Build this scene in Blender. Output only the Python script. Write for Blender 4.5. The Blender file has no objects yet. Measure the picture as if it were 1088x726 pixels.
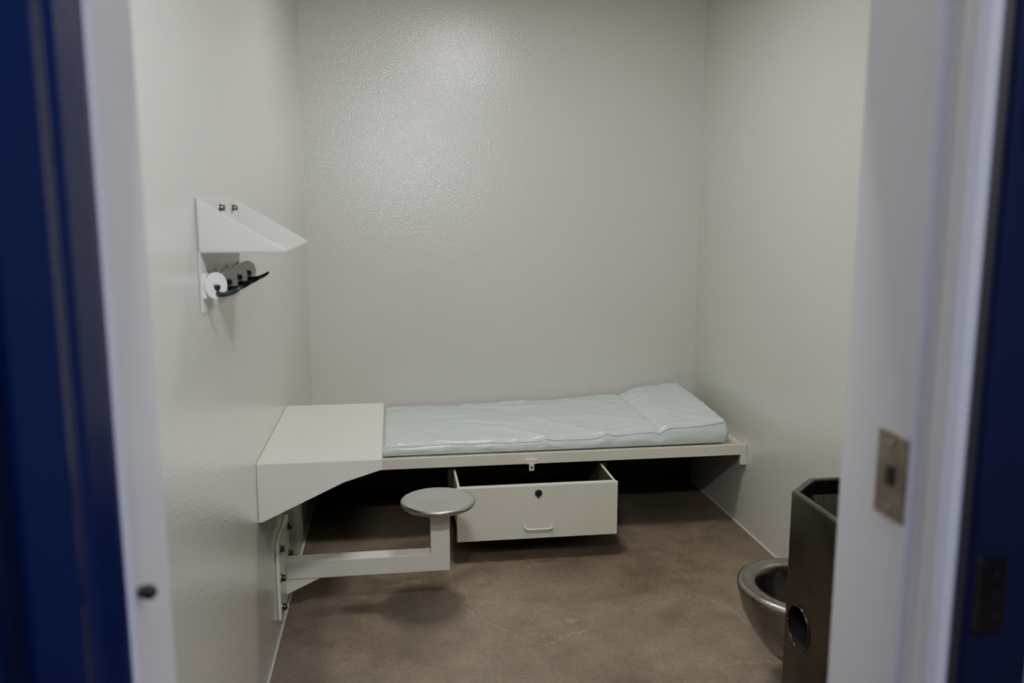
import bpy, bmesh, math, random
from mathutils import Vector, Matrix, noise
S=bpy.context.scene
COL=S.collection
random.seed(3)

# ---------------------------------------------------------------- materials
def mat(name, base, rough=.5, metal=0, var=.06, vscale=3.0, bump=0, bscale=60, coat=0, rvar=0, base2=None, detail=4, spec=.5, dist=.004, coatr=.15, crisp=False):
    m=bpy.data.materials.new(name); m.use_nodes=True
    nt=m.node_tree; N=nt.nodes; L=nt.links
    b=N['Principled BSDF']
    b.inputs['Metallic'].default_value=metal
    b.inputs['Roughness'].default_value=rough
    b.inputs['Specular IOR Level'].default_value=spec
    b.inputs['Coat Weight'].default_value=coat
    b.inputs['Coat Roughness'].default_value=coatr
    tc=N.new('ShaderNodeTexCoord')
    n=N.new('ShaderNodeTexNoise'); n.inputs['Scale'].default_value=vscale; n.inputs['Detail'].default_value=detail
    L.new(tc.outputs['Object'],n.inputs['Vector'])
    cr=N.new('ShaderNodeValToRGB')
    cr.color_ramp.elements[0].position=.3; cr.color_ramp.elements[1].position=.7
    c2=base2 if base2 else tuple(v*(1-var*2) for v in base)
    cr.color_ramp.elements[0].color=(*c2,1); cr.color_ramp.elements[1].color=(*base,1)
    L.new(n.outputs['Fac'],cr.inputs['Fac']); L.new(cr.outputs['Color'],b.inputs['Base Color'])
    if rvar:
        mr=N.new('ShaderNodeMapRange'); mr.inputs['To Min'].default_value=rough-rvar; mr.inputs['To Max'].default_value=rough+rvar
        L.new(n.outputs['Fac'],mr.inputs['Value']); L.new(mr.outputs['Result'],b.inputs['Roughness'])
    if bump:
        n2=N.new('ShaderNodeTexNoise'); n2.inputs['Scale'].default_value=bscale; n2.inputs['Detail'].default_value=2
        L.new(tc.outputs['Object'],n2.inputs['Vector'])
        bp=N.new('ShaderNodeBump'); bp.inputs['Strength'].default_value=bump; bp.inputs['Distance'].default_value=dist
        L.new(n2.outputs['Fac'],bp.inputs['Height']); L.new(bp.outputs['Normal'],b.inputs['Normal'])
        if coat: L.new(bp.outputs['Normal'],b.inputs['Coat Normal'])
    return m

M_wall=mat('wall_paint',(.55,.548,.498),.35,bump=.62,bscale=108,var=.025,vscale=1.2,dist=.0023,spec=.5,coat=1.0,coatr=.16)
M_ceil=mat('ceiling_paint',(.6,.6,.56),.6)
M_jamb=mat('jamb_paint',(.72,.71,.75),.32,bump=.2,bscale=120,var=.02,dist=.002)
M_steelpaint=mat('cream_enamel',(.64,.62,.515),.28,var=.03,vscale=5,bump=.08,bscale=40)
M_shelfpaint=mat('shelf_enamel',(.56,.56,.54),.33,var=.03,vscale=5)
M_blue=mat('blue_gloss_paint',(.009,.011,.085),.20,var=.1,coat=.3)
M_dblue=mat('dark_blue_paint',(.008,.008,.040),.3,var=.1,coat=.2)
M_ss=mat('brushed_stainless',(.31,.295,.28),.27,metal=1,var=.15,vscale=8,rvar=.08)
M_ssd=mat('dark_stainless',(.150,.138,.125),.28,metal=1,var=.2,vscale=5,rvar=.08)
M_seat=mat('seat_steel',(.50,.49,.47),.33,metal=1,var=.06,vscale=10,rvar=.06)
M_black=mat('black_rubber',(.012,.012,.014),.45)
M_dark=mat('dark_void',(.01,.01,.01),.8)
M_undershade=mat('underside_painted_shade',(.04,.036,.032),.6,var=.2)  # near-black colour stands in for the shade underneath
M_drin=mat('drawer_interior_shade',(.14,.105,.08),.6,var=.15)  # brown interior, colour darkened for the shade inside the drawer
M_vinyl=mat('mint_vinyl',(.60,.70,.69),.25,var=.02,vscale=4,bump=.06,bscale=25,spec=.6)
M_seam=mat('vinyl_seam',(.53,.62,.61),.4,var=.03)
M_hook=mat('hook_prong',(.035,.035,.055),.3,metal=.5)
M_hookp=mat('hook_enamel',(.78,.78,.78),.3)
M_plate=mat('plate_metal',(.33,.28,.23),.35,metal=.8,var=.2,vscale=20)
M_bolt=mat('bolt_zinc',(.40,.39,.37),.35,metal=1)
M_corr=mat('corridor_paint',(.42,.43,.48),.6)

def floor_mat():
    m=bpy.data.materials.new('stained_concrete'); m.use_nodes=True
    nt=m.node_tree; N=nt.nodes; L=nt.links; b=N['Principled BSDF']
    tc=N.new('ShaderNodeTexCoord')
    n1=N.new('ShaderNodeTexNoise'); n1.inputs['Scale'].default_value=1.7; n1.inputs['Detail'].default_value=8; n1.inputs['Roughness'].default_value=.6; n1.inputs['Distortion'].default_value=.8
    n2=N.new('ShaderNodeTexNoise'); n2.inputs['Scale'].default_value=70; n2.inputs['Detail'].default_value=5
    n4=N.new('ShaderNodeTexNoise'); n4.inputs['Scale'].default_value=9; n4.inputs['Detail'].default_value=7; n4.inputs['Roughness'].default_value=.72
    for n in(n1,n2,n4): L.new(tc.outputs['Object'],n.inputs['Vector'])
    cr=N.new('ShaderNodeValToRGB'); e=cr.color_ramp.elements
    e[0].position=.3; e[0].color=(.140,.106,.080,1); e[1].position=.72; e[1].color=(.265,.208,.160,1)
    L.new(n1.outputs['Fac'],cr.inputs['Fac'])
    def mul(a,src,lo,hi,p0,p1):
        c=N.new('ShaderNodeValToRGB'); e=c.color_ramp.elements
        e[0].position=p0; e[0].color=(lo,lo,lo,1); e[1].position=p1; e[1].color=(hi,hi,hi,1)
        L.new(src.outputs['Fac'],c.inputs['Fac'])
        x=N.new('ShaderNodeMix'); x.data_type='RGBA'; x.blend_type='MULTIPLY'; x.inputs['Factor'].default_value=1
        L.new(a,x.inputs['A']); L.new(c.outputs['Color'],x.inputs['B']); return x.outputs['Result']
    o=mul(cr.outputs['Color'],n2,.88,1.08,.35,.65)
    o=mul(o,n4,.82,1.16,.33,.67)
    n5=N.new('ShaderNodeTexNoise'); n5.inputs['Scale'].default_value=16; n5.inputs['Detail'].default_value=6; n5.inputs['Roughness'].default_value=.8
    L.new(tc.outputs['Object'],n5.inputs['Vector'])
    o=mul(o,n5,.55,1,.31,.37)
    c5=N.new('ShaderNodeValToRGB'); e=c5.color_ramp.elements; e[0].position=.63; e[0].color=(0,0,0,1); e[1].position=.70; e[1].color=(.4,.4,.4,1)
    L.new(n5.outputs['Fac'],c5.inputs['Fac'])
    ms=N.new('ShaderNodeMix'); ms.data_type='RGBA'; ms.inputs['B'].default_value=(.36,.30,.24,1)
    L.new(c5.outputs['Color'],ms.inputs['Factor']); L.new(o,ms.inputs['A']); o=ms.outputs['Result']
    nd=N.new('ShaderNodeTexNoise'); nd.inputs['Scale'].default_value=5; nd.inputs['Detail'].default_value=5
    L.new(tc.outputs['Object'],nd.inputs['Vector'])
    ns=N.new('ShaderNodeTexNoise'); ns.inputs['Scale'].default_value=1.7; ns.inputs['Detail'].default_value=1
    L.new(tc.outputs['Object'],ns.inputs['Vector'])
    md=N.new('ShaderNodeMix'); md.data_type='RGBA'; md.blend_type='ADD'; md.inputs['Factor'].default_value=.3
    L.new(tc.outputs['Object'],md.inputs['A']); L.new(nd.outputs['Color'],md.inputs['B'])
    v=N.new('ShaderNodeTexVoronoi'); v.feature='DISTANCE_TO_EDGE'; v.inputs['Scale'].default_value=1.3
    L.new(md.outputs['Result'],v.inputs['Vector'])
    crv=N.new('ShaderNodeValToRGB'); e=crv.color_ramp.elements
    e[0].position=.0; e[0].color=(1,1,1,1); e[1].position=.007; e[1].color=(0,0,0,1)
    L.new(v.outputs['Distance'],crv.inputs['Fac'])
    crm=N.new('ShaderNodeValToRGB'); e=crm.color_ramp.elements; e[0].position=.50; e[0].color=(0,0,0,1); e[1].position=.58; e[1].color=(.5,.5,.5,1)
    L.new(ns.outputs['Fac'],crm.inputs['Fac'])
    mm=N.new('ShaderNodeMath'); mm.operation='MULTIPLY'
    L.new(crv.outputs['Color'],mm.inputs[0]); L.new(crm.outputs['Color'],mm.inputs[1])
    m3=N.new('ShaderNodeMix'); m3.data_type='RGBA'; m3.inputs['B'].default_value=(.38,.32,.26,1)
    L.new(mm.outputs['Value'],m3.inputs['Factor']); L.new(o,m3.inputs['A'])
    L.new(m3.outputs['Result'],b.inputs['Base Color'])
    mr=N.new('ShaderNodeMapRange'); mr.inputs['To Min'].default_value=.26; mr.inputs['To Max'].default_value=.46
    L.new(n4.outputs['Fac'],mr.inputs['Value']); L.new(mr.outputs['Result'],b.inputs['Roughness'])
    bp=N.new('ShaderNodeBump'); bp.inputs['Strength'].default_value=.12; bp.inputs['Distance'].default_value=.001
    L.new(n2.outputs['Fac'],bp.inputs['Height']); L.new(bp.outputs['Normal'],b.inputs['Normal'])
    return m
M_floor=floor_mat()

# ---------------------------------------------------------------- mesh helpers
def empty(name,loc=(0,0,0)):
    o=bpy.data.objects.new(name,None); o.location=loc; o.empty_display_size=.1; COL.objects.link(o); return o
def adopt(o,parent):
    o.parent=parent; o.matrix_parent_inverse=Matrix.Translation(parent.location).inverted()
def finish(name,bm,m,parent=None,smooth=False,bevel=0,seg=2):
    bmesh.ops.recalc_face_normals(bm,faces=bm.faces)
    me=bpy.data.meshes.new(name); bm.to_mesh(me); bm.free()
    me.materials.append(m)
    o=bpy.data.objects.new(name,me); COL.objects.link(o)
    if parent is not None: adopt(o,parent)
    if smooth:
        for p in me.polygons: p.use_smooth=True
    if bevel:
        md=o.modifiers.new('bev','BEVEL'); md.width=bevel; md.segments=seg; md.limit_method='ANGLE'; md.angle_limit=.6
    return o
def box(name,x0,x1,y0,y1,z0,z1,m,parent=None,bevel=0,seg=2):
    bm=bmesh.new(); bmesh.ops.create_cube(bm,size=1)
    for v in bm.verts:
        v.co=Vector(((x0+x1)/2+v.co.x*(x1-x0),(y0+y1)/2+v.co.y*(y1-y0),(z0+z1)/2+v.co.z*(z1-z0)))
    return finish(name,bm,m,parent,bevel=bevel,seg=seg)
def prism(name,pts,axis,a,b,m,parent=None,bevel=0,seg=2):
    bm=bmesh.new()
    def mk(p,t): return {0:(t,p[0],p[1]),1:(p[0],t,p[1]),2:(p[0],p[1],t)}[axis]
    A=[bm.verts.new(mk(p,a)) for p in pts]; B=[bm.verts.new(mk(p,b)) for p in pts]
    bm.faces.new(A); bm.faces.new(B[::-1]); n=len(pts)
    for i in range(n): bm.faces.new((A[i],A[(i+1)%n],B[(i+1)%n],B[i]))
    return finish(name,bm,m,parent,bevel=bevel,seg=seg)
def cyl(name,p0,p1,r,m,parent=None,r2=None,seg=32,bevel=0):
    p0=Vector(p0);p1=Vector(p1); d=p1-p0
    bm=bmesh.new(); bmesh.ops.create_cone(bm,cap_ends=True,segments=seg,radius1=r,radius2=r if r2 is None else r2,depth=d.length)
    q=Vector((0,0,1)).rotation_difference(d.normalized()).to_matrix().to_4x4()
    bmesh.ops.transform(bm,matrix=Matrix.Translation((p0+p1)/2)@q,verts=bm.verts)
    for f in bm.faces: f.smooth=len(f.verts)==4
    return finish(name,bm,m,parent,bevel=bevel)
def tube(name,pts,r,m,parent=None,seg=12,radii=None):
    pts=[Vector(p) for p in pts]
    bm=bmesh.new(); rings=[]; ref=None
    for i,p in enumerate(pts):
        t=(pts[min(i+1,len(pts)-1)]-pts[max(i-1,0)]).normalized()
        if ref is None: ref=t.orthogonal().normalized()
        ref=(ref-t*ref.dot(t)).normalized(); bn=t.cross(ref)
        rr=radii[i] if radii else r
        rings.append([bm.verts.new(p+(ref*math.cos(2*math.pi*k/seg)+bn*math.sin(2*math.pi*k/seg))*rr) for k in range(seg)])
    for a,b in zip(rings,rings[1:]):
        for k in range(seg): bm.faces.new((a[k],a[(k+1)%seg],b[(k+1)%seg],b[k]))
    bm.faces.new(rings[0]); bm.faces.new(rings[-1][::-1])
    return finish(name,bm,m,parent,smooth=True)
def sphere(name,c,r,m,parent=None,sc=(1,1,1)):
    bm=bmesh.new(); bmesh.ops.create_uvsphere(bm,u_segments=24,v_segments=14,radius=r)
    for v in bm.verts: v.co=Vector(c)+Vector((v.co.x*sc[0],v.co.y*sc[1],v.co.z*sc[2]))
    return finish(name,bm,m,parent,smooth=True)
def lathe(name,prof,c,m,parent=None,seg=64,sc=(1,1),offs=None):
    bm=bmesh.new(); rings=[]
    for i,(r,z) in enumerate(prof):
        ox,oy=(offs[i] if offs else (0,0))
        if r<1e-6: rings.append([bm.verts.new((c[0]+ox,c[1]+oy,c[2]+z))])
        else: rings.append([bm.verts.new((c[0]+ox+r*sc[0]*math.cos(2*math.pi*k/seg),c[1]+oy+r*sc[1]*math.sin(2*math.pi*k/seg),c[2]+z)) for k in range(seg)])
    for a,b in zip(rings,rings[1:]):
        for k in range(seg):
            k2=(k+1)%seg
            if len(a)==1 and len(b)==1: continue
            if len(a)==1: bm.faces.new((a[0],b[k2],b[k]))
            elif len(b)==1: bm.faces.new((a[k],a[k2],b[0]))
            else: bm.faces.new((a[k],a[k2],b[k2],b[k]))
    return finish(name,bm,m,parent,smooth=True)

# ---------------------------------------------------------------- room
XL,XR,D,CZ=-.47,1.81,4.87,2.87
FY0,FY1=.855,1.11
OL,OR=-.30,.64
OH=2.12
box('floor',-3,3.2,-2.4,D+.12,-.1,0,M_floor)
box('ceiling',-3,3.2,-2.4,D+.12,CZ,CZ+.1,M_ceil)
box('wall_back',XL-.12,XR+.12,D,D+.12,0,CZ,M_wall)
box('wall_left',XL-.12,XL,FY1,D,0,CZ,M_wall)
box('wall_right',XR,XR+.12,FY1,D,0,CZ,M_wall)
wf=empty('wall_front',(0,1,0))
box('wall_segment_left',-3,OL-.05,.875,FY1-.004,0,CZ,M_corr,wf)
box('wall_segment_right',OR+.05,3.2,.875,FY1-.004,0,CZ,M_corr,wf)
box('wall_segment_head',OL-.05,OR+.05,.875,FY1-.004,OH+.05,CZ,M_corr,wf)
box('wall_corridor_rear',-3,3.2,-2.4,-2.3,0,CZ,M_corr)
box('wall_corridor_left',-3.1,-3,-2.4,.87,0,CZ,M_corr)
box('wall_corridor_right',3.2,3.3,-2.4,.87,0,CZ,M_corr)
box('baseboard_left',XL,XL+.005,FY1,D,0,.007,M_ceil)
box('baseboard_right',XR-.005,XR,FY1,D,0,.007,M_ceil)

# ---------------------------------------------------------------- door frame
df=empty('door_frame',(OR,1,0))
right=[(OR,FY1),(OR,.968),(OR-.003,.962),(OR-.003,.950),(OR,.944),(OR+.006,.938),(OR+.006,.912),(OR-.006,.902),(OR-.010,.892),(OR-.010,.872),(OR-.004,.860),(OR+.004,FY0),(OR+.06,FY0),(OR+.06,FY1)]
prism('jamb_right',right,2,0,OH,M_jamb,df,bevel=.002)
left=[(OL,FY1),(OL-.06,FY1),(OL-.06,.93),(OL+.005,.93),(OL+.008,.937),(OL+.008,.965),(OL+.006,.972),(OL,.985)]
prism('jamb_left',left[::-1],2,0,OH,M_jamb,df,bevel=.002)
box('jamb_head',OL-.06,OR+.06,.935,FY1,OH,OH+.06,M_jamb,df)
prism('casing_left',[(OL+.004,.93),(OL+.001,.918),(OL-.010,.885),(OL-.018,.875),(OL-.018,.855),(OL-.06,.845),(OL-.09,.845),(OL-.09,.93)],2,0,OH+.06,M_blue,df,bevel=.003)
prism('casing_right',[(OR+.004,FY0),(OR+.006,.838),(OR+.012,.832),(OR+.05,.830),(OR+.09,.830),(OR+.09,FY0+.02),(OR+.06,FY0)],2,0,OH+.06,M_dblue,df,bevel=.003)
box('casing_head',OL-.09,OR+.09,.83,.93,OH+.06,OH+.12,M_blue,df)
box('strike_plate',OR-.004,OR+.001,.948,1.016,1.278,1.392,M_plate,df,bevel=.0025)
box('strike_slot',OR-.0065,OR-.003,.974,.990,1.322,1.348,M_black,df,bevel=.001)
for zz in (1.291,1.379):
    cyl('strike_screw',(OR-.0065,.982,zz),(OR-.003,.982,zz),.004,M_bolt,df,seg=12)
cyl('latch_pin',(OL-.002,.955,1.250),(OL+.016,.950,1.250),.0065,M_black,df,seg=20)
sphere('latch_pin_head',(OL+.020,.950,1.250),.009,M_black,df)
box('hinge_leaf',OR+.014,OR+.05,.826,.832,1.195,1.285,M_ssd,df,bevel=.002)
for zz in (1.215,1.24,1.265): cyl('hinge_screw',(OR+.035,.823,zz),(OR+.035,.827,zz),.003,M_black,df,seg=12)

dl=empty('door_1',(OL-.07,.4,0))
box('leaf',OL-.115,OL-.068,-.06,.842,.012,OH+.02,M_blue,dl,bevel=.004)
box('leaf_edge_channel',OL-.068,OL-.064,.80,.838,.02,OH,M_dblue,dl,bevel=.001)
cyl('leaf_pull',(OL-.066,.08,.95),(OL-.03,.08,.95),.008,M_ss,dl)
cyl('leaf_pull_lower',(OL-.066,.08,1.15),(OL-.03,.08,1.15),.008,M_ss,dl)
cyl('leaf_pull_bar',(OL-.03,.08,.93),(OL-.03,.08,1.17),.01,M_ss,dl)

# ---------------------------------------------------------------- bunk with drawer
bk=empty('prison_bunk',(.7,4.4,0))
DK=.455
box('deck',XL+.002,XR-.002,4.10,D-.002,DK-.006,DK,M_steelpaint,bk)
box('deck_underside_shade',XL+.003,XR-.003,4.078,D-.003,DK-.014,DK-.006,M_undershade,bk)  # dark sheet below the deck, under-bunk shade put into its colour
box('rear_shade_panel',XL+.003,XR-.003,D-.012,D-.003,.0,DK-.06,M_undershade,bk)  # added dark panel against the wall, imitates the shade under the bunk
prism('front_rail',[(4.06,DK+.002),(4.06,DK-.052),(4.072,DK-.052),(4.072,DK-.012),(4.10,DK-.012),(4.10,DK)],0,XL+.002,XR-.03,M_steelpaint,bk,bevel=.002)
box('rail_end_bracket',XR-.03,XR-.001,4.055,4.085,DK-.105,DK+.004,M_steelpaint,bk,bevel=.002)
box('wall_ledger_right',XR-.03,XR-.002,4.085,D-.01,DK-.06,DK-.014,M_undershade,bk)
box('wall_ledger_back',XL+.01,XR-.03,D-.03,D-.002,DK-.06,DK-.014,M_undershade,bk)
dx0,dx1,dy,dt,db=.277,1.052,3.80,.378,.114
box('drawer_front',dx0,dx1,dy,dy+.02,db,dt,M_steelpaint,bk,bevel=.003)
box('drawer_front_lip',dx0+.003,dx1-.003,dy+.018,dy+.032,dt-.016,dt-.001,M_steelpaint,bk,bevel=.002)
for nm,a in(('drawer_side_left',dx0+.006),('drawer_side_right',dx1-.016)):
    box(nm,a,a+.010,dy+.018,4.62,db+.03,dt,M_steelpaint,bk,bevel=.002)
    box(nm+'_shade_lining',a+(.010 if a<.6 else -.002),a+(.012 if a<.6 else 0),dy+.033,4.60,db+.036,dt-.004,M_drin,bk)  # thin sheets carrying the painted shade of the drawer interior
box('drawer_rear',dx0+.01,dx1-.01,4.60,4.62,db+.03,dt,M_drin,bk)
box('drawer_bottom',dx0+.008,dx1-.008,dy+.021,4.62,db+.025,db+.034,M_drin,bk)
box('drawer_runner_left',dx0-.022,dx0+.004,4.10,D-.03,dt-.10,DK-.014,M_undershade,bk)
box('drawer_runner_right',dx1-.004,dx1+.022,4.10,D-.03,dt-.10,DK-.014,M_undershade,bk)
hx=.665
tube('drawer_handle',[(hx-.062,dy+.002,.172),(hx-.062,dy-.022,.172),(hx-.056,dy-.030,.172),(hx-.045,dy-.033,.172),(hx+.045,dy-.033,.172),(hx+.056,dy-.030,.172),(hx+.062,dy-.022,.172),(hx+.062,dy+.002,.172)],.0055,M_steelpaint,bk)
for s in(-1,1): cyl('handle_rose',(hx+s*.062,dy-.003,.172),(hx+s*.062,dy+.001,.172),.010,M_steelpaint,bk,seg=16)
cyl('drawer_lock',(hx,dy-.004,.338),(hx,dy+.002,.338),.014,M_black,bk,seg=20)
cyl('drawer_lock_ring',(hx,dy-.002,.338),(hx,dy+.001,.338),.019,M_ss,bk,seg=24)
cyl('drawer_lock_dot',(hx,dy-.002,.316),(hx,dy+.001,.316),.004,M_black,bk,seg=10)
box('hasp_plate',.645,.700,4.046,4.06,DK-.050,DK-.026,M_steelpaint,bk,bevel=.002)
box('hasp_tongue',.660,.685,4.044,4.058,DK-.085,DK-.045,M_steelpaint,bk,bevel=.003)
cyl('hasp_hole',(.6725,4.0425,DK-.066),(.6725,4.046,DK-.066),.006,M_black,bk,seg=12)

# ---------------------------------------------------------------- mattress
def mattress():
    x0,x1,y0,y1=-.06,1.70,4.085,4.845
    nx,ny=210,80
    def sm(a,b,t):
        t=max(0,min(1,(t-a)/(b-a))); return t*t*(3-2*t)
    def topz(x,y):
        v=(y-y0)/(y1-y0)
        back=.082+.010*sm(.3,.9,x)+.030*sm(.85,1.35,x)+.034*sm(1.33,1.46,x)+.020*sm(1.45,1.72,x)
        front=.074+.004*sm(.3,.9,x)+.022*sm(.95,1.35,x)+.022*sm(1.34,1.44,x)+.010*sm(1.45,1.72,x)
        h=front+(back-front)*v
        cx=1.335-.02*(v-.5)
        h-=.012*math.exp(-((x-cx)/.016)**2)
        h+=.008*math.sin(math.pi*max(0,min(1,v)))
        h+=.006*noise.noise(Vector((x*3,y*4,1)))
        amp=.3+.75*sm(.0,.5,x)*(1-.6*sm(1.2,1.4,x))
        w=noise.noise(Vector((x*4+y*2.5,y*3-x*1.2,4)))
        r=1-abs(noise.noise(Vector((x*5+y*4,y*8-x*2.5,7.3))))*3.2
        h+=.011*max(0,r)**2*amp*max(0,.45+w)
        r=1-abs(noise.noise(Vector((x*9-y*3,y*6+x*3.0,2.3))))*4
        h+=.003*max(0,r)**2*amp
        ff=1-abs(math.sin(x*9+2.6*noise.noise(Vector((x*2.2,0,3)))+(y-4.1)*10))
        h+=.012*ff**4*sm(4.55,4.12,y)*amp
        return DK+h
    bm=bmesh.new(); top=[]
    for j in range(ny+1):
        row=[]
        for i in range(nx+1):
            u=i/nx; v=j/ny
            x=x0+(x1-x0)*u; y=y0+(y1-y0)*v
            ex=min(u*(x1-x0),(1-u)*(x1-x0)); ey=min(v*(y1-y0),(1-v)*(y1-y0)); R=.018
            dz=0
            for e in(ex,ey):
                if e<R: dz+= R-math.sqrt(max(0,R*R-(R-e)**2))
            row.append(bm.verts.new((x,y,topz(x,y)-min(dz,R*1.2))))
        top.append(row)
    for j in range(ny):
        for i in range(nx): bm.faces.new((top[j][i],top[j][i+1],top[j+1][i+1],top[j+1][i]))
    loop=[top[0][i] for i in range(nx+1)]+[top[j][nx] for j in range(1,ny+1)]+[top[ny][i] for i in range(nx-1,-1,-1)]+[top[j][0] for j in range(ny-1,0,-1)]
    prev=loop; K=6
    n=len(loop)
    for k in range(1,K+1):
        t=k/K; ring=[]
        for v0 in loop:
            b=math.sin(math.pi*t)*.010
            if k==K: b=-.012
            b+=.006*noise.noise(Vector((v0.co.x*10,t*2.5,v0.co.y*5)))*math.sin(math.pi*t)
            dx=(1 if v0.co.x>x1-.001 else -1 if v0.co.x<x0+.001 else 0); dyv=(1 if v0.co.y>y1-.001 else -1 if v0.co.y<y0+.001 else 0)
            z=v0.co.z+(DK+.004-v0.co.z)*t
            ring.append(bm.verts.new((v0.co.x+dx*b,v0.co.y+dyv*b,z)))
        for i in range(n): bm.faces.new((prev[i],ring[i],ring[(i+1)%n],prev[(i+1)%n]))
        prev=ring
    bm.faces.new(prev)
    e=empty('vinyl_mattress',(.8,4.4,DK))
    finish('mattress_body',bm,M_vinyl,e,smooth=True)
    pts=[(x0+.01+(x1-x0-.02)*i/120,y0-.002,topz(x0+(x1-x0)*i/120,y0)-.019) for i in range(121)]
    tube('piping_front',pts,.0025,M_seam,e,seg=8)
mattress()

# ---------------------------------------------------------------- desk
dk=empty('wall_mounted_desk',(XL,3.3,.8))
DX=-.05; DY0,DY1=2.86,3.71; DT=.822
box('desk_top',XL+.001,DX,DY0,DY1,DT-.022,DT,M_steelpaint,dk,bevel=.003)
gp=[(XL+.001,DT-.004),(XL+.001,DT-.208),(XL+.012,DT-.208),(DX-.13,DT-.078),(DX-.005,DT-.040),(DX-.001,DT-.004)]
prism('gusset_near',gp,1,DY0-.003,DY0+.006,M_steelpaint,dk)
prism('gusset_far',gp,1,DY1-.006,DY1+.003,M_steelpaint,dk)
box('edge_lip',DX-.006,DX+.001,DY0,DY1,DT-.040,DT-.004,M_steelpaint,dk)
box('wall_flange',XL+.001,XL+.006,DY0,DY1,DT-.208,DT-.02,M_steelpaint,dk)
box('top_underside_shade',XL+.006,DX-.006,DY0+.006,DY1-.006,DT-.026,DT-.022,M_undershade,dk)

# ---------------------------------------------------------------- stool
st=empty('wall_mounted_stool',(XL,3.38,.2))
sx,sy,sz=.17,3.41,.47
lathe('seat',[(0,-.028),(.135,-.028),(.150,-.022),(.157,-.012),(.157,-.004),(.153,.0),(.14,.001),(.10,-.002),(0,-.003)],(sx,sy,sz),M_seat,st)
bm_arm=[(XL+.012,.168),(XL+.012,.245),(sx-.035,.245),(sx-.035,sz-.036),(sx+.045,sz-.036),(sx+.045,.168)]
prism('arm_and_post',bm_arm,1,sy-.035,sy+.035,M_steelpaint,st,bevel=.004)
prism('arm_gusset',[(XL+.01,.170),(XL+.01,.10),(XL+.16,.170)],1,sy-.028,sy+.028,M_steelpaint,st,bevel=.002)
box('seat_mount_plate',sx-.06,sx+.06,sy-.06,sy+.06,sz-.036,sz-.026,M_ssd,st)
box('wall_plate',XL+.001,XL+.014,3.19,3.50,.085,.405,M_steelpaint,st,bevel=.002)
for yy in(3.225,3.465):
    for zz in(.125,.245,.365):
        cyl('plate_washer',(XL+.013,yy,zz),(XL+.017,yy,zz),.020,M_bolt,st,seg=20)
        cyl('plate_bolt',(XL+.013,yy,zz),(XL+.032,yy,zz),.013,M_ssd,st,seg=6)

# ---------------------------------------------------------------- shelf with hooks
sh=empty('wall_shelf_with_hooks',(XL,2.45,1.57))
y0,y1=2.165,2.73; zs=1.572; zt=1.703; xo=-.262
box('back_plate',XL+.001,XL+.006,y0,y1,1.42,zt,M_shelfpaint,sh,bevel=.001)
box('shelf_plate',XL+.003,xo,y0,y1,zs-.003,zs+.001,M_shelfpaint,sh,bevel=.001)
for nm,yy in(('gusset_near',y0),('gusset_far',y1-.004)):
    prism(nm,[(XL+.002,zs-.002),(xo,zs-.002),(xo,zs+.004),(XL+.006,zt-.003),(XL+.002,zt)],1,yy,yy+.004,M_shelfpaint,sh,bevel=.001)
for yy in(2.43,2.62):
    cyl('mount_bolt',(XL+.004,yy,1.678),(XL+.022,yy,1.678),.010,M_ssd,sh,seg=6)
    cyl('mount_washer',(XL+.004,yy,1.678),(XL+.009,yy,1.678),.015,M_bolt,sh,seg=20)
for yy in (2.19,2.345,2.505,2.665):
    zc=1.486
    n=Vector((.78,-.62,0)).normalized()
    c=Vector((XL+.034,yy,zc))
    box('hook_base',XL+.005,XL+.014,yy-.02,yy+.02,zc-.030,zc+.030,M_hookp,sh,bevel=.002)
    cyl('hook_stem',(XL+.012,yy,zc),tuple(c),.010,M_bolt,sh,seg=16)
    cyl('hook_ear',c-n*.002,c+n*.003,.033,M_hookp,sh,seg=40,bevel=.001)
    cyl('hook_ear_slot',c+n*.002+Vector((0,0,-.004)),c+n*.010+Vector((0,0,-.004)),.008,M_black,sh,seg=16)
    p=c+Vector((0,0,-.020))
    tube('hook_prong',[p-n*.004,p+Vector((.018,-.005,-.002)),p+Vector((.036,-.005,.002)),p+Vector((.052,-.003,.009)),p+Vector((.064,-.001,.018))],.006,M_hook,sh,radii=[.007,.007,.0065,.0055,.004])

# ---------------------------------------------------------------- toilet / sink combination
tl=empty('toilet_sink_combo',(1.5,2.2,0))
TZ=.82
poly=[(1.20,1.86),(1.20,2.35),(1.31,2.46),(XR-.002,2.46),(XR-.002,1.86)]
bm=bmesh.new()
def ring(pts,z): return [bm.verts.new((p[0],p[1],z)) for p in pts]
R0=ring(poly,0); R1=ring(poly,TZ)
i1=[(1.222,1.885),(1.222,2.341),(1.319,2.438),(XR-.03,2.438),(XR-.03,1.885)]
i2=[(1.27,1.95),(1.27,2.32),(1.34,2.39),(XR-.10,2.39),(XR-.10,1.95)]
R2=ring(i1,TZ); R3=ring(i1,TZ-.05); R4=ring(i2,TZ-.15)
for a,b in((R0,R1),(R1,R2),(R2,R3),(R3,R4)):
    for i in range(5): bm.faces.new((a[i],a[(i+1)%5],b[(i+1)%5],b[i]))
bm.faces.new(R4); bm.faces.new(R0)
cab=finish('cabinet',bm,M_ssd,tl); cab.data.materials.append(M_dark)
bm=bmesh.new(); bmesh.ops.create_cone(bm,cap_ends=True,segments=48,radius1=.066,radius2=.066,depth=.24)
PY,PZ=2.262,.415
bmesh.ops.transform(bm,matrix=Matrix.Translation((1.20,PY,PZ))@Matrix.Rotation(math.pi/2,4,'Y'),verts=bm.verts)
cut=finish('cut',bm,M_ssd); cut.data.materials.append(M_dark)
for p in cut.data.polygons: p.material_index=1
md=cab.modifiers.new('b','BOOLEAN'); md.operation='DIFFERENCE'; md.object=cut; md.solver='EXACT'
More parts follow.
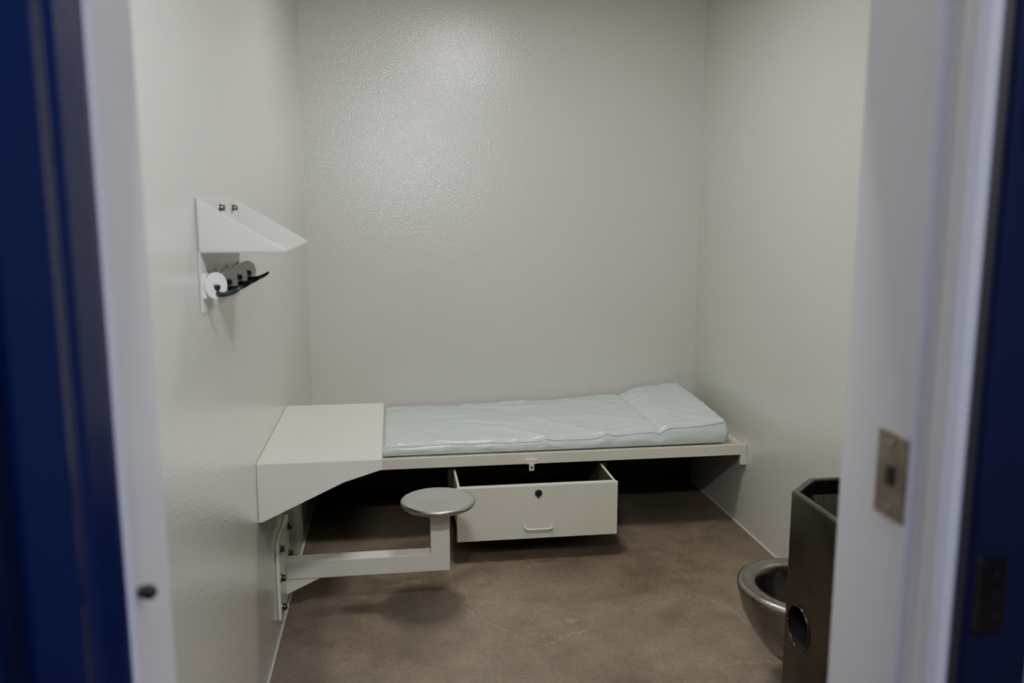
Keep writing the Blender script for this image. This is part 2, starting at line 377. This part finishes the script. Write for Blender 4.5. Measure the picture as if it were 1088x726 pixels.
dg=bpy.context.evaluated_depsgraph_get(); me=bpy.data.meshes.new_from_object(cab.evaluated_get(dg))
cab.modifiers.clear(); cab.data=me; bpy.data.objects.remove(cut)
mb=cab.modifiers.new('bev','BEVEL'); mb.width=.005; mb.segments=3; mb.limit_method='ANGLE'; mb.angle_limit=.5
ringpts=[(1.199,PY+.067*math.cos(2*math.pi*k/48),PZ+.067*math.sin(2*math.pi*k/48)) for k in range(49)]
tube('paper_recess_rim',ringpts,.0025,M_ssd,tl,seg=8)
box('faucet_block',1.62,1.74,2.02,2.20,TZ-.01,TZ+.045,M_ss,tl,bevel=.01)
tube('faucet_spout',[(1.64,2.11,TZ+.03),(1.58,2.11,TZ+.05),(1.55,2.11,TZ+.045),(1.54,2.11,TZ+.02)],.011,M_ss,tl)
bc=(1.388,2.62,.378)
prof=[(0,-.19),(.06,-.185),(.10,-.15),(.130,-.09),(.143,-.03),(.147,-.008),(.156,-.001),(.178,.004),(.198,.002),(.208,-.006),(.210,-.02),(.207,-.035),(.202,-.055),(.196,-.10),(.178,-.16),(.145,-.215),(.09,-.24),(0,-.245)]
offs=[(0,0)]*12+[(0,-.002),(.004,-.01),(.012,-.025),(.02,-.04),(.02,-.05),(.02,-.05)]
lathe('bowl',prof,bc,M_ss,tl,sc=(1,1.12),offs=offs)
prism('bowl_neck',[(2.44,.0),(2.60,.0),(2.64,.20),(2.60,.30),(2.44,.34)],0,1.33,1.52,M_ssd,tl,bevel=.02,seg=3)
box('seat_bridge',1.33,1.50,2.43,2.50,.33,.378,M_ss,tl,bevel=.006)

# ---------------------------------------------------------------- lights
def lamp(root,name,x,y,z,sx_,sy_,e,c,rot=(0,0,0)):
    ld=bpy.data.lights.new(name,'AREA'); ld.shape='RECTANGLE'; ld.size=sx_; ld.size_y=sy_; ld.energy=e; ld.color=c
    lo=bpy.data.objects.new(name,ld); lo.location=(x,y,z); lo.rotation_euler=rot; COL.objects.link(lo); adopt(lo,root)
cf=empty('ceiling_light',(.50,3.35,CZ))
box('housing',.22,.78,3.07,3.63,CZ-.05,CZ,M_ceil,cf,bevel=.01)
lamp(cf,'cell_lamp',.5,3.35,CZ-.06,.36,.36,29,(1,.97,.895))
wl=empty('wall_light_over_door',(.2,FY1,2.3))
prism('housing',[(FY1-.004,2.20),(FY1+.05,2.20),(FY1+.12,2.30),(FY1+.12,2.40),(FY1-.004,2.40)],0,-.02,.38,M_ceil,wl,bevel=.008)
lamp(wl,'door_lamp',.18,FY1+.13,2.28,.3,.12,24,(.98,.99,.98),(math.radians(72),0,0))
cf2=empty('corridor_ceiling_light',(.5,-.3,CZ))
box('housing',-.1,1.3,-.65,-.0,CZ-.05,CZ,M_ceil,cf2,bevel=.01)
lamp(cf2,'corridor_lamp',.6,-.33,CZ-.06,1.3,.5,46,(.72,.77,1.0))
w=bpy.data.worlds.new('world'); S.world=w; w.use_nodes=True
w.node_tree.nodes['Background'].inputs['Color'].default_value=(.3,.35,.5,1); w.node_tree.nodes['Background'].inputs['Strength'].default_value=.1

# ---------------------------------------------------------------- camera
f=900.; ph=math.atan(143/f); ps=math.atan(129/f*math.cos(ph))
fw=Vector((math.sin(ps)*math.cos(ph),math.cos(ps)*math.cos(ph),-math.sin(ph)))
cd=bpy.data.cameras.new('camera'); co=bpy.data.objects.new('camera',cd); COL.objects.link(co)
co.location=(0,0,1.68); co.rotation_euler=fw.to_track_quat('-Z','Y').to_euler()
cd.sensor_width=36; cd.lens=f/1088*36; cd.clip_start=.02
cd.dof.use_dof=True; cd.dof.focus_distance=3.9; cd.dof.aperture_fstop=2.4
S.camera=co
